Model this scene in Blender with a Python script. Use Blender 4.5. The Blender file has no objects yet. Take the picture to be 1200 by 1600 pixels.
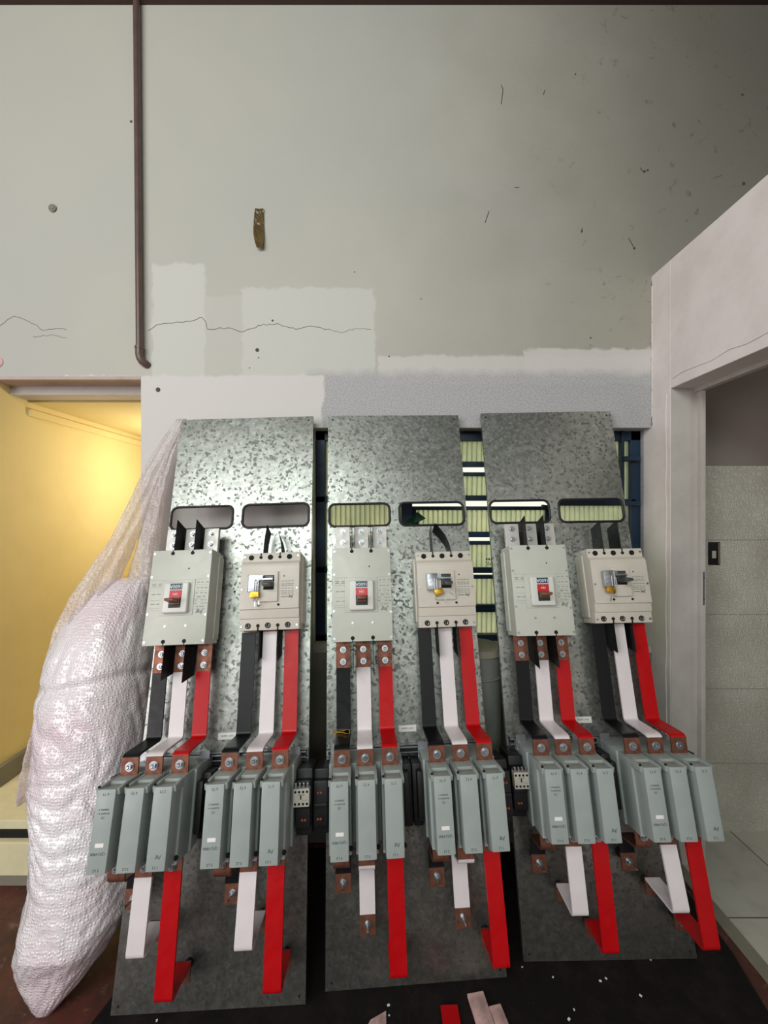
import bpy, bmesh, math, random
from mathutils import Vector, Matrix, noise
random.seed(7)
S = bpy.context.scene
COL = S.collection
PI = math.pi
# ------------------------------------------------------------------ camera, world, light, exposure
cam_d = bpy.data.cameras.new('camera'); cam = bpy.data.objects.new('camera', cam_d); COL.objects.link(cam)
cam_d.sensor_fit = 'HORIZONTAL'; cam_d.sensor_width = 36.0; cam_d.lens = 36.0 * 650 / 1200; cam_d.clip_start = .02
cam.location = (0, 0, 1.5); cam.rotation_euler = (PI / 2, 0, 0)
S.camera = cam
w = bpy.data.worlds.new('world'); S.world = w; w.use_nodes = True
w.node_tree.nodes['Background'].inputs[0].default_value = (.92, .96, .78, 1)
w.node_tree.nodes['Background'].inputs[1].default_value = 0.95
S.view_settings.view_transform = 'Standard'; S.view_settings.look = 'None'; S.view_settings.gamma = 1
S.view_settings.use_curve_mapping = False
S.view_settings.exposure = 0.25


def area(name, loc, target, sx, sy, power, col, spread=180):
    d = bpy.data.lights.new(name, 'AREA'); d.shape = 'RECTANGLE'; d.size = sx; d.size_y = sy
    d.energy = power; d.color = col; d.spread = math.radians(spread)
    o = bpy.data.objects.new(name, d); COL.objects.link(o); o.location = loc
    o.rotation_euler = (Vector(target) - Vector(loc)).to_track_quat('-Z', 'Y').to_euler()
    return o


area('hall_lamp', (-1.3, -1.5, 3.55), (-.6, 1.9, 1.6), 2.4, .9, 64, (.95, 1.0, .95))
area('hall_lamp', (-.6, -4.4, 3.2), (0, 1.9, 1.3), 3.6, 1.1, 62, (.93, 1.0, .95))
area('partition_fill', (-3.2, -1.9, 1.9), (.6, 1.9, 1.5), 1.8, 2.2, 62, (1.0, .94, .96))  # unseen fill light, added from the left to brighten the partition
pl = bpy.data.lights.new('stair_lamp', 'POINT'); pl.energy = 11; pl.color = (1.0, .92, .74); pl.shadow_soft_size = .06
plo = bpy.data.objects.new('stair_lamp', pl); COL.objects.link(plo); plo.location = (-1.25, 2.75, 1.72)
pl2 = bpy.data.lights.new('side_room_fill', 'POINT'); pl2.energy = 8.0; pl2.color = (1, .97, .9); pl2.shadow_soft_size = .2  # unseen fill, turned up to brighten the side room
plo2 = bpy.data.objects.new('side_room_fill', pl2); COL.objects.link(plo2); plo2.location = (2.5, .6, 1.9)


# ------------------------------------------------------------------ node helpers
def srgb(r, g, b):
    f = lambda c: (c / 255 / 12.92) if c / 255 <= .04045 else ((c / 255 + .055) / 1.055) ** 2.4
    return (f(r), f(g), f(b), 1)


class NT:
    def __init__(s, name):
        s.m = bpy.data.materials.new(name); s.m.use_nodes = True
        s.t = s.m.node_tree; s.n = s.t.nodes; s.p = s.n['Principled BSDF']; s.out = s.n['Material Output']
        s.tc = s.n.new('ShaderNodeTexCoord')

    def lk(s, a, b): s.t.links.new(a, b)

    def val(s, inp, v):
        if isinstance(v, (int, float, tuple, list)): inp.default_value = v
        else: s.lk(v, inp)

    def math(s, op, a, b=0.0, c=None, clamp=False):
        n = s.n.new('ShaderNodeMath'); n.operation = op; n.use_clamp = clamp
        s.val(n.inputs[0], a); s.val(n.inputs[1], b)
        if c is not None: s.val(n.inputs[2], c)
        return n.outputs[0]

    def noise(s, scale, detail=4, rough=.55, vec=None, dist=0):
        n = s.n.new('ShaderNodeTexNoise'); n.inputs['Scale'].default_value = scale
        n.inputs['Detail'].default_value = detail; n.inputs['Roughness'].default_value = rough
        n.inputs['Distortion'].default_value = dist
        s.lk(vec or s.tc.outputs['Object'], n.inputs['Vector']); return n.outputs['Fac']

    def voro(s, scale, vec=None, feature='F1', out='Distance', rnd=1.0):
        n = s.n.new('ShaderNodeTexVoronoi'); n.inputs['Randomness'].default_value = rnd; n.inputs['Scale'].default_value = scale; n.feature = feature
        s.lk(vec or s.tc.outputs['Object'], n.inputs['Vector']); return n.outputs[out]

    def mapr(s, x, a, b, c=0., d=1., smooth=False):
        n = s.n.new('ShaderNodeMapRange'); s.val(n.inputs[0], x)
        if smooth: n.interpolation_type = 'SMOOTHSTEP'
        for i, q in enumerate((a, b, c, d)): s.val(n.inputs[i + 1], q)
        return n.outputs[0]

    def mix(s, f, a, b, mode='MIX'):
        n = s.n.new('ShaderNodeMix'); n.data_type = 'RGBA'; n.blend_type = mode
        s.val(n.inputs['Factor'], f); s.val(n.inputs['A'], a); s.val(n.inputs['B'], b)
        return n.outputs['Result']

    def bump(s, h, strength=.3, dist=.002):
        n = s.n.new('ShaderNodeBump'); n.inputs['Strength'].default_value = strength
        n.inputs['Distance'].default_value = dist; s.lk(h, n.inputs['Height'])
        s.lk(n.outputs[0], s.p.inputs['Normal']); return n.outputs[0]

    def setp(s, **k):
        names = {'col': 'Base Color', 'rough': 'Roughness', 'metal': 'Metallic', 'alpha': 'Alpha', 'spec': 'Specular IOR Level', 'coat': 'Coat Weight'}
        for a, b in k.items(): s.val(s.p.inputs[names[a]], b)


def plastic(name, col, rough=.4, var=.06, bump=.08, spec=.5):
    m = NT(name); n = m.noise(18, 5)
    dark = tuple(c * (1 - var * 3) for c in col[:3]) + (1,)
    c = m.mix(m.mapr(n, .35, .7), col, dark)
    m.setp(col=c, rough=m.mapr(m.noise(40), .3, .7, rough - .06, rough + .08), spec=spec)
    m.bump(m.noise(300, 2), bump, .0005)
    return m.m


def metal(name, col, rough=.3, var=.35, scale=60, met=1.0):
    m = NT(name); n = m.noise(scale, 4)
    dark = tuple(c * (1 - var) for c in col[:3]) + (1,)
    m.setp(col=m.mix(m.mapr(n, .35, .68), col, dark), metal=met, rough=m.mapr(n, .3, .7, rough, rough + .15))
    m.bump(n, .08, .001)
    return m.m


def mat_galv():
    m = NT('galvanised_steel')
    oi = m.n.new('ShaderNodeObjectInfo')
    mp = m.n.new('ShaderNodeVectorMath'); mp.operation = 'ADD'
    m.lk(m.tc.outputs['Object'], mp.inputs[0])
    sc = m.n.new('ShaderNodeVectorMath'); sc.operation = 'SCALE'; sc.inputs[0].default_value = (7.3, 3.1, 0)
    m.lk(oi.outputs['Random'], sc.inputs['Scale']); m.lk(sc.outputs[0], mp.inputs[1])
    v = mp.outputs[0]
    # warped spangle cells
    nz = m.n.new('ShaderNodeTexNoise'); nz.inputs['Scale'].default_value = 60; m.lk(v, nz.inputs['Vector'])
    ws = m.n.new('ShaderNodeVectorMath'); ws.operation = 'MULTIPLY_ADD'
    m.lk(nz.outputs['Color'], ws.inputs[0]); ws.inputs[1].default_value = (.016, .016, 0); m.lk(v, ws.inputs[2])
    wv = ws.outputs[0]
    vn = m.n.new('ShaderNodeTexVoronoi'); vn.inputs['Scale'].default_value = 108; m.lk(wv, vn.inputs['Vector'])
    sep = m.n.new('ShaderNodeSeparateColor'); m.lk(vn.outputs['Color'], sep.inputs[0])
    cell = sep.outputs[0]
    dens = m.mapr(m.noise(7, 3, vec=v), .35, .7, -.09, .10)
    fleck = m.mapr(m.math('ADD', cell, dens), .80, .84)
    fine = m.noise(38, 5, .7, vec=v)
    soft = m.noise(5, 4, vec=v)
    base = m.mix(m.mapr(fine, .35, .65), srgb(190, 193, 188), srgb(146, 149, 144))
    base = m.mix(m.mapr(sep.outputs[1], 0, 1, 0, .35), base, srgb(140, 146, 142))
    c = m.mix(m.math('MULTIPLY', fleck, .62), base, srgb(70, 74, 72))
    c = m.mix(m.mapr(soft, .45, .75, 0, .35), c, srgb(118, 114, 106))
    # brown stains with dark floor reflection painted in, on the foot of the sheet
    sx = m.n.new('ShaderNodeSeparateXYZ'); m.lk(m.tc.outputs['Object'], sx.inputs[0])
    st = m.math('MULTIPLY', m.mapr(m.math('ADD', sx.outputs[1], m.mapr(soft, .3, .7, -.3, .3)), .1, .75, 1, 0, True), .62)
    c = m.mix(st, c, srgb(84, 78, 72))
    sp2 = m.mapr(m.noise(90, 3, vec=v), .62, .66)
    m.setp(col=c, metal=.88, rough=m.math('ADD', m.mapr(fleck, 0, 1, .31, .46), m.math('MULTIPLY', sep.outputs[2], .10)))
    m.bump(m.math('ADD', m.math('MULTIPLY', cell, .4), m.noise(3.5, 3, vec=v)), .14, .006)
    return m.m


def box_mask(m, X, Z, x0, x1, z0, z1, soft=.008, wob=None):
    if wob is not None:
        X = m.math('ADD', X, wob); Z = m.math('ADD', Z, wob)
    a = m.mapr(X, x0 - soft, x0 + soft); b = m.mapr(X, x1 - soft, x1 + soft, 1, 0)
    c = m.mapr(Z, z0 - soft, z0 + soft); d = m.mapr(Z, z1 - soft, z1 + soft, 1, 0)
    return m.math('MULTIPLY', m.math('MULTIPLY', a, b), m.math('MULTIPLY', c, d))


def mat_wall():
    m = NT('painted_plaster')
    s = m.n.new('ShaderNodeSeparateXYZ'); m.lk(m.tc.outputs['Object'], s.inputs[0])
    X, Z = s.outputs[0], s.outputs[2]
    big = m.noise(.9, 3); mid = m.noise(4, 6, .6); fine = m.noise(160, 3, .7)
    c = m.mix(m.mapr(big, .35, .65), srgb(190, 187, 177), srgb(182, 182, 175))
    c = m.mix(m.mapr(m.math('ADD', X, m.mapr(mid, .3, .7, -.16, .16)), -.3, 1.5, 0, 1, True), c, srgb(158, 155, 144))
    # dim corner painted in high on the right, where the light falls off
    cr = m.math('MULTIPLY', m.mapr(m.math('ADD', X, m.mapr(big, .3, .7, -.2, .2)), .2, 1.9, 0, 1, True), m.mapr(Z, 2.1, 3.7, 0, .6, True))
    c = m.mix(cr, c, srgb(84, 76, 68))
    # scuffs and dirt flecks
    sc = m.mapr(m.noise(11, 6, .7, dist=1.2), .61, .67, 0, 1)
    sc = m.math('MULTIPLY', sc, m.mapr(X, .5, 1.3, 0, .6))
    c = m.mix(sc, c, srgb(96, 92, 84))
    dirt = m.mapr(m.noise(26, 6, .8, dist=.6), .70, .76, 0, .35)
    c = m.mix(dirt, c, srgb(120, 115, 105))
    wob = m.mapr(m.noise(14, 5, .6), .3, .7, -.012, .012)
    P = lambda u: (u - 600) / 342.1
    Q = lambda v: 1.5 - (v - 800) / 342.1
    patches = [((238, 320, 412, 590), (202, 202, 196), .9), ((378, 585, 450, 590), (202, 202, 195), .9), ((320, 378, 462, 590), (195, 194, 187), .7),
               ((590, 1020, 556, 600), (206, 203, 198), .9), ((820, 1020, 545, 600), (207, 203, 199), .9)]
    for (x0, x1, y0, y1), col, f in patches:
        k = box_mask(m, X, Z, P(x0), P(x1), Q(y1), Q(y0), .006, wob)
        c = m.mix(m.math('MULTIPLY', k, f), c, srgb(*col))
    # rough primer band over the window
    k = box_mask(m, X, Z, P(480), P(1030), Q(1500), Q(582), .02, wob)
    prim = m.mix(m.mapr(fine, .4, .6), srgb(190, 189, 192), srgb(158, 158, 160))
    c = m.mix(m.math('MULTIPLY', k, .9), c, prim)
    k = box_mask(m, X, Z, P(100), P(505), Q(1500), Q(587), .005, wob)
    c = m.mix(k, c, srgb(212, 208, 205))
    # shade painted in as darker grey-green low on the wall, below the sill
    k = m.mapr(m.math('ADD', Z, m.mapr(mid, .3, .7, -.05, .05)), .82, 1.0, 1, 0)
    c = m.mix(m.math('MULTIPLY', k, .85), c, srgb(112, 110, 96))
    m.setp(col=c, rough=.75, spec=.25)
    m.bump(m.math('ADD', m.math('MULTIPLY', fine, .25), m.math('ADD', m.noise(30, 5, .6), m.math('MULTIPLY', wob, 10))), .25, .004)
    return m.m


def mat_plaster(name, col, dark, amt=.5, scale=6, rough=.75):
    m = NT(name); n = m.noise(scale, 7, .65); f = m.noise(120, 3, .7)
    c = m.mix(m.mapr(n, .42, .74, 0, amt), srgb(*col), srgb(*dark))
    m.setp(col=c, rough=rough, spec=.25); m.bump(m.math('ADD', n, m.math('MULTIPLY', f, .2)), .25, .004)
    return m.m


def mat_tile():
    m = NT('embossed_wall_tile')
    s = m.n.new('ShaderNodeSeparateXYZ'); m.lk(m.tc.outputs['Object'], s.inputs[0])
    z = m.math('FRACT', m.math('MULTIPLY', m.math('ADD', s.outputs[2], .033), 1 / .35))
    joint = m.mapr(m.math('ABSOLUTE', m.math('SUBTRACT', z, .0)), .0, .008, 1, 0)
    wv = m.n.new('ShaderNodeTexWave'); wv.wave_type = 'BANDS'; wv.bands_direction = 'DIAGONAL'
    wv.inputs['Scale'].default_value = 34; wv.inputs['Distortion'].default_value = 12; wv.inputs['Detail'].default_value = 2
    wv.inputs['Detail Scale'].default_value = 1.2
    m.lk(m.tc.outputs['Object'], wv.inputs['Vector'])
    c = m.mix(m.mapr(m.noise(5), .4, .7), srgb(206, 204, 192), srgb(190, 186, 174))
    c = m.mix(joint, c, srgb(120, 115, 100))
    m.setp(col=c, rough=.35); m.bump(m.math('SUBTRACT', wv.outputs['Fac'], joint), .45, .004)
    return m.m


def mat_floor():
    m = NT('worn_red_floor')
    n = m.noise(5, 8, .7); n2 = m.noise(30, 6, .7)
    c = m.mix(m.mapr(n, .35, .65), srgb(100, 52, 42), srgb(58, 38, 33))
    c = m.mix(m.mapr(n2, .58, .7, 0, .5), c, srgb(140, 110, 96))
    m.setp(col=c, rough=m.mapr(n, .3, .7, .35, .6)); m.bump(n2, .15, .003); return m.m


def mat_floor_tile():
    m = NT('pale_floor_tile')
    b = m.n.new('ShaderNodeTexBrick'); b.offset = 0; b.inputs['Scale'].default_value = 1
    b.inputs['Brick Width'].default_value = .45; b.inputs['Row Height'].default_value = .45; b.inputs['Mortar Size'].default_value = .003
    b.inputs['Color1'].default_value = srgb(196, 194, 182); b.inputs['Color2'].default_value = srgb(188, 187, 176); b.inputs['Mortar'].default_value = srgb(90, 86, 76)
    mp = m.n.new('ShaderNodeMapping'); mp.inputs['Location'].default_value = (.17, .26, 0)
    m.lk(m.tc.outputs['Object'], mp.inputs[0]); m.lk(mp.outputs[0], b.inputs['Vector'])
    c = m.mix(m.mapr(m.noise(9, 6), .5, .75, 0, .4), b.outputs['Color'], srgb(140, 132, 116))
    m.setp(col=c, rough=.3); return m.m


def mat_mat():
    m = NT('black_rubber_sheet')
    n = m.noise(9, 7, .7); sp = m.mapr(m.noise(220, 2, .5), .74, .78)
    c = m.mix(m.mapr(n, .45, .75, 0, .8), srgb(22, 20, 20), srgb(44, 34, 32))
    c = m.mix(m.math('MULTIPLY', sp, .45), c, srgb(110, 108, 104))
    m.setp(col=c, rough=.7, spec=.2); m.bump(m.noise(180, 3), .3, .001); return m.m


def mat_bubble(name, alpha, tint=(228, 222, 226), trans=.1):
    m = NT(name)
    v = m.voro(112, feature='F1', rnd=.45); dome = m.mapr(v, .15, .55, 1, 0, True)
    fold = m.noise(16, 4, .5, dist=1.0); f2 = m.noise(70, 3, .6)
    h = m.math('ADD', m.math('ADD', m.math('MULTIPLY', fold, 1.5), m.math('MULTIPLY', f2, .15)), m.math('MULTIPLY', dome, .75))
    c = m.mix(m.mapr(m.noise(3, 3), .42, .62), srgb(*tint), srgb(tint[0] - 8, tint[1] - 22, tint[2] - 18))
    m.setp(col=c, rough=.18, spec=1.0); m.p.inputs['Coat Weight'].default_value = .5; m.p.inputs['Coat Roughness'].default_value = .12
    nb = m.bump(h, .55, .0040); m.lk(nb, m.p.inputs['Coat Normal'])
    tr = m.n.new('ShaderNodeBsdfTranslucent'); tr.inputs[0].default_value = srgb(*tint); m.lk(nb, tr.inputs['Normal'])
    mx = m.n.new('ShaderNodeMixShader'); mx.inputs[0].default_value = trans
    m.lk(m.p.outputs[0], mx.inputs[1]); m.lk(tr.outputs[0], mx.inputs[2])
    if alpha >= 1:
        m.lk(mx.outputs[0], m.out.inputs[0]); return m.m
    tp = m.n.new('ShaderNodeBsdfTransparent'); mx2 = m.n.new('ShaderNodeMixShader')
    m.lk(m.mapr(dome, 0, 1, min(1, alpha + .2), alpha - .15), mx2.inputs[0]); m.lk(tp.outputs[0], mx2.inputs[1]); m.lk(mx.outputs[0], mx2.inputs[2])
    m.lk(mx2.outputs[0], m.out.inputs[0])
    return m.m


def mat_glass():
    m = NT('ribbed_glass')
    n = m.noise(7, 5)
    c = m.mix(m.mapr(n, .4, .7), srgb(250, 251, 232), srgb(230, 238, 218))
    sx = m.n.new('ShaderNodeSeparateXYZ'); m.lk(m.tc.outputs['Object'], sx.inputs[0])   # rib shading painted in as dark lines along the grooves
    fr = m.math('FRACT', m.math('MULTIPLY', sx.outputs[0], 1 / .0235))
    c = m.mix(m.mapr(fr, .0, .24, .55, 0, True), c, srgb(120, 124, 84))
    m.setp(col=c, rough=.18, spec=.6)
    tr = m.n.new('ShaderNodeBsdfTranslucent'); m.lk(c, tr.inputs[0])
    mx = m.n.new('ShaderNodeMixShader'); mx.inputs[0].default_value = .9
    m.lk(m.p.outputs[0], mx.inputs[1]); m.lk(tr.outputs[0], mx.inputs[2]); m.lk(mx.outputs[0], m.out.inputs[0])
    return m.m


M = dict(
    galv=mat_galv(), wall=mat_wall(), part=mat_plaster('partition_plaster', (238, 230, 227), (206, 197, 192), .5),
    jamb=mat_plaster('jamb_paint', (196, 190, 184), (150, 145, 138), .45, 5, .5), yellow=mat_plaster('yellow_plaster', (234, 216, 158), (216, 196, 134), .4, 3),
    greyroom=mat_plaster('grey_brown_plaster', (150, 140, 134), (130, 120, 114), .4, 3), ceil=mat_plaster('dark_ceiling_board', (80, 64, 58), (60, 48, 44), .5, 3),
    skirt=mat_plaster('grey_render', (134, 130, 116), (110, 106, 92), .5, 8), cream=mat_plaster('cream_paint', (226, 218, 180), (200, 188, 150), .5, 8),
    tile=mat_tile(), floor=mat_floor(), ftile=mat_floor_tile(), mat=mat_mat(),
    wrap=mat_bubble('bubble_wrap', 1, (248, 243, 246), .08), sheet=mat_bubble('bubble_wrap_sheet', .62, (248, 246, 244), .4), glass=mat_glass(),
    blue=metal('navy_blue_paint', srgb(14, 46, 74), .4, .4, 12, .0), brownpipe=plastic('brown_plastic_pipe', srgb(104, 84, 78), .35, .08),
    red=plastic('red_insulation', srgb(186, 8, 16), .36, .03, .08, .35), white=plastic('white_insulation', srgb(228, 220, 222), .35, .02),
    black=plastic('black_insulation', srgb(17, 18, 21), .34, .04, .08, .3), cu=metal('bare_copper', srgb(146, 96, 78), .42, .45, 50, .7),
    tin=metal('tinned_copper', srgb(206, 203, 197), .4, .1, 40, .35), steel=metal('zinc_plated_steel', srgb(186, 190, 196), .25, .35, 90),
    brkt=metal('zinc_bracket', srgb(176, 178, 184), .3, .2, 50, .85),
    grey=plastic('grey_moulded_plastic', srgb(158, 167, 164), .40, .03), greyd=plastic('grey_plastic_recess', srgb(146, 146, 136), .5, .05),
    beige=plastic('beige_grey_plastic', srgb(196, 198, 188), .36, .02), cream2=plastic('cream_plastic', srgb(206, 200, 188), .36, .02),
    bezel=plastic('light_plastic_bezel', srgb(214, 214, 208), .3, .01), blk=plastic('black_plastic', srgb(24, 24, 26), .45, .05),
    hole=plastic('black_recess', srgb(8, 8, 8), .8, .0), rubber=plastic('black_rubber_edging', srgb(20, 20, 21), .5, .04),
    ratbl=plastic('dark_teal_print', srgb(34, 66, 88), .4, .0), ondial=plastic('red_dial_print', srgb(196, 16, 32), .3, .0),
    dialdark=plastic('dark_green_dial', srgb(20, 40, 32), .5, .0), ink=plastic('dark_ink', srgb(70, 74, 78), .6, .0), inkl=plastic('pale_grey_ink', srgb(146, 148, 142), .6, .0),
    whiteink=plastic('white_ink', srgb(235, 232, 228), .5, .0), toggle=plastic('brown_toggle', srgb(126, 66, 44), .35, .08),
    toggle2=plastic('dark_grey_toggle', srgb(64, 66, 68), .35, .04), brass=metal('brass', srgb(206, 162, 66), .28, .25, 60),
    orange=plastic('orange_terminal', srgb(190, 84, 54), .4, .0), green=plastic('dark_green_tape', srgb(10, 84, 56), .4, .1),
    tape=plastic('brown_packing_tape', srgb(138, 116, 78), .18, .12, .3), crack=plastic('crack_dark', srgb(84, 78, 68), .9, .0),
    stainp=mat_plaster('pinkish_soffit', (190, 172, 166), (150, 134, 128), .5), drum=mat_plaster('dusty_grey_drum', (128, 130, 126), (96, 98, 92), .6, 5, .5),
    pinkbar=plastic('pink_stained_white_bar', srgb(226, 186, 180), .5, .2),
)


# ------------------------------------------------------------------ mesh helpers
class B:
    """collects shapes for ONE mesh object"""
    def __init__(s): s.bm = bmesh.new()

    def box(s, x0, x1, y0, y1, z0, z1, bev=0, seg=2, mtx=None):
        r = bmesh.ops.create_cube(s.bm, size=1)
        vs = r['verts']
        bmesh.ops.scale(s.bm, vec=(x1 - x0, y1 - y0, z1 - z0), verts=vs)
        bmesh.ops.translate(s.bm, vec=((x0 + x1) / 2, (y0 + y1) / 2, (z0 + z1) / 2), verts=vs)
        if mtx is not None: bmesh.ops.transform(s.bm, matrix=mtx, verts=vs)
        if bev:
            es = list({e for v in vs for e in v.link_edges})
            bmesh.ops.bevel(s.bm, geom=es, offset=bev, segments=seg, affect='EDGES', profile=.6)
        return s

    def cyl(s, p0, p1, r, seg=16, r2=None, cap=True):
        p0, p1 = Vector(p0), Vector(p1); d = p1 - p0
        q = bmesh.ops.create_cone(s.bm, cap_ends=cap, segments=seg, radius1=r, radius2=r if r2 is None else r2, depth=d.length)
        mt = Matrix.Translation((p0 + p1) / 2) @ d.to_track_quat('Z', 'Y').to_matrix().to_4x4()
        bmesh.ops.transform(s.bm, matrix=mt, verts=q['verts']); return s

    def prism(s, poly, x0, x1, bev=0):
        """poly in (v,w) -> extruded along u"""
        n = len(poly)
        a = [s.bm.verts.new((x0, p[0], p[1])) for p in poly]; b = [s.bm.verts.new((x1, p[0], p[1])) for p in poly]
        fs = [s.bm.faces.new(a), s.bm.faces.new(b[::-1])]
        for i in range(n): fs.append(s.bm.faces.new((a[i], b[i], b[(i + 1) % n], a[(i + 1) % n])))
        bmesh.ops.recalc_face_normals(s.bm, faces=fs)
        if bev:
            es = list({e for f in fs for e in f.edges})
            bmesh.ops.bevel(s.bm, geom=es, offset=bev, segments=2, affect='EDGES', profile=.6)
        return s

    def flat(s, poly, z0, z1):
        """poly in (x,y) extruded z0..z1"""
        a = [s.bm.verts.new((p[0], p[1], z0)) for p in poly]; b = [s.bm.verts.new((p[0], p[1], z1)) for p in poly]
        n = len(poly); fs = [s.bm.faces.new(a[::-1]), s.bm.faces.new(b)]
        for i in range(n): fs.append(s.bm.faces.new((a[i], a[(i + 1) % n], b[(i + 1) % n], b[i])))
        bmesh.ops.recalc_face_normals(s.bm, faces=fs); return s

    def bar(s, path, x0, x1, t=.006, shift=None):
        """bent flat bar: path [(v,w)...], width x0..x1, mitred thickness t; rounded corners come from the path"""
        P = [Vector(p) for p in path]; off = []
        for i, p in enumerate(P):
            ds = []
            if i > 0: ds.append((P[i] - P[i - 1]).normalized())
            if i < len(P) - 1: ds.append((P[i + 1] - P[i]).normalized())
            n = Vector((0, 0))
            for d in ds: n += Vector((-d.y, d.x))
            n.normalize(); k = n.dot(Vector((-ds[0].y, ds[0].x)))
            off.append(n * (t / 2 / max(k, .3)))
        rows = []
        for i, p in enumerate(P):
            a, b = p + off[i], p - off[i]
            sh = shift[i] if shift else 0
            rows.append([s.bm.verts.new((x0 + sh, a.x, a.y)), s.bm.verts.new((x1 + sh, a.x, a.y)), s.bm.verts.new((x1 + sh, b.x, b.y)), s.bm.verts.new((x0 + sh, b.x, b.y))])
        fs = [s.bm.faces.new(rows[0]), s.bm.faces.new(rows[-1][::-1])]
        for i in range(len(rows) - 1):
            for j in range(4):
                fs.append(s.bm.faces.new((rows[i][j], rows[i + 1][j], rows[i + 1][(j + 1) % 4], rows[i][(j + 1) % 4])))
        bmesh.ops.recalc_face_normals(s.bm, faces=fs); return s

    def tube(s, pts, r, seg=8, closed=False):
        P = [Vector(p) for p in pts]; n = len(P); rings = []
        up = None
        for i in range(n):
            a = P[(i - 1) % n] if (closed or i > 0) else P[i]; b = P[(i + 1) % n] if (closed or i < n - 1) else P[i]
            d = (b - a).normalized()
            ref = Vector((0, 0, 1)) if abs(d.z) < .9 else Vector((0, 1, 0))
            if up is None: up = ref
            x = d.cross(up if abs(d.dot(up)) < .95 else ref).normalized(); y = x.cross(d); up = y
            rings.append([s.bm.verts.new(P[i] + r * (math.cos(2 * PI * k / seg) * x + math.sin(2 * PI * k / seg) * y)) for k in range(seg)])
        m = n if closed else n - 1
        for i in range(m):
            A, C = rings[i], rings[(i + 1) % n]
            for k in range(seg): s.bm.faces.new((A[k], A[(k + 1) % seg], C[(k + 1) % seg], C[k]))
        if not closed: s.bm.faces.new(rings[0][::-1]); s.bm.faces.new(rings[-1])
        return s

    def text(s, txt, cx, cy, z, size, rot=PI, shear=0):
        cu = bpy.data.curves.new('t', 'FONT'); cu.body = txt; cu.size = size; cu.align_x = 'CENTER'; cu.align_y = 'CENTER'; cu.shear = shear
        cu.resolution_u = 2; cu.extrude = .00025
        o = bpy.data.objects.new('t', cu); COL.objects.link(o)
        dg = bpy.context.evaluated_depsgraph_get(); dg.update()
        me = bpy.data.meshes.new_from_object(o.evaluated_get(dg))
        me.transform(Matrix.Translation((cx, cy, z)) @ Matrix.Rotation(rot, 4, 'Z'))
        s.bm.from_mesh(me)
        bpy.data.objects.remove(o); bpy.data.curves.remove(cu); bpy.data.meshes.remove(me); return s

    def build(s, name, mat, parent=None, smooth=None, loc=None, mtx=None):
        me = bpy.data.meshes.new(name); bmesh.ops.recalc_face_normals(s.bm, faces=s.bm.faces[:]) if False else None
        s.bm.to_mesh(me); s.bm.free(); me.materials.append(M[mat] if isinstance(mat, str) else mat)
        o = bpy.data.objects.new(name, me); COL.objects.link(o)
        if parent: o.parent = parent
        if smooth: me.polygons.foreach_set('use_smooth', [True] * len(me.polygons)); me.set_sharp_from_angle(angle=math.radians(smooth))
        if mtx is not None: o.matrix_world = mtx
        elif loc is not None: o.location = loc
        return o


def tag(o, label=None, cat=None, group=None, kind=None):
    if label: o['label'] = label
    if cat: o['category'] = cat
    if group: o['group'] = group
    if kind: o['kind'] = kind
    return o


def empty(name, mtx):
    o = bpy.data.objects.new(name, None); COL.objects.link(o); o.empty_display_size = .05; o.matrix_world = mtx; return o


KIDS = {}


def children(o): return [c for c in bpy.data.objects if c.parent == o]


def copy_tree(o, parent=None):
    c = o.copy(); COL.objects.link(c); c.parent = parent
    for ch in children(o): copy_tree(ch, c)
    return c


def T(x, y, z=0): return Matrix.Translation((x, y, z))


def struct(o): o['kind'] = 'structure'; return o


# ------------------------------------------------------------------ room shell
FL = -.010
YW = 1.9
UX = lambda u, y=YW: (u - 600) * y / 650
VZ = lambda v, y=YW: 1.5 - (v - 800) * y / 650
LX, LT = -1.11, 2.108          # left opening: right jamb, head
WX0, WX1, WZ0, WZ1 = -.325, 1.222, .885, 1.885     # window recess
CH = 3.815
b = B()
b.box(-4.0, LX, YW, YW + .22, LT, CH)                       # over the left opening
b.box(-4.0, -1.802, YW, YW + .22, FL, LT)
b.box(LX, WX0, YW, YW + .22, FL, CH)
b.box(WX0, WX1, YW, YW + .22, WZ1, CH)
b.box(WX0, WX1, YW, YW + .22, FL, WZ0)
b.box(WX1, 4.6, YW, YW + .10, 2.35, CH)
b.box(WX1, 1.34, YW + .061, YW + .22, FL, 2.4)
wall = struct(b.build('wall_back', 'wall'))
struct(B().box(-4, 4.6, -6.2, 4.4, FL - .1, FL).build('floor', 'floor'))
struct(B().box(-4, 4.6, -6.2, 2.12, CH, CH + .1).build('ceiling', 'ceil'))
struct(B().box(-4.1, -4.0, -6.2, 2.1, FL, CH).build('wall_left', 'greyroom'))
struct(B().box(-4, 4.6, -6.3, -6.2, FL, CH).build('wall_front', 'greyroom'))
struct(B().box(4.6, 4.7, -6.2, 2.1, FL, CH).build('wall_right', 'greyroom'))
# right partition with doorway
b = B()
b.box(1.222, 1.332, 1.774, YW + .06, FL, 2.576, .003)
b.box(1.222, 1.332, .86, 1.7745, 2.027, 2.576, .003)
b.box(1.222, 1.332, -4.0, .8605, FL, 2.5, .003)
part = struct(b.build('wall_partition', 'part'))
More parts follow.
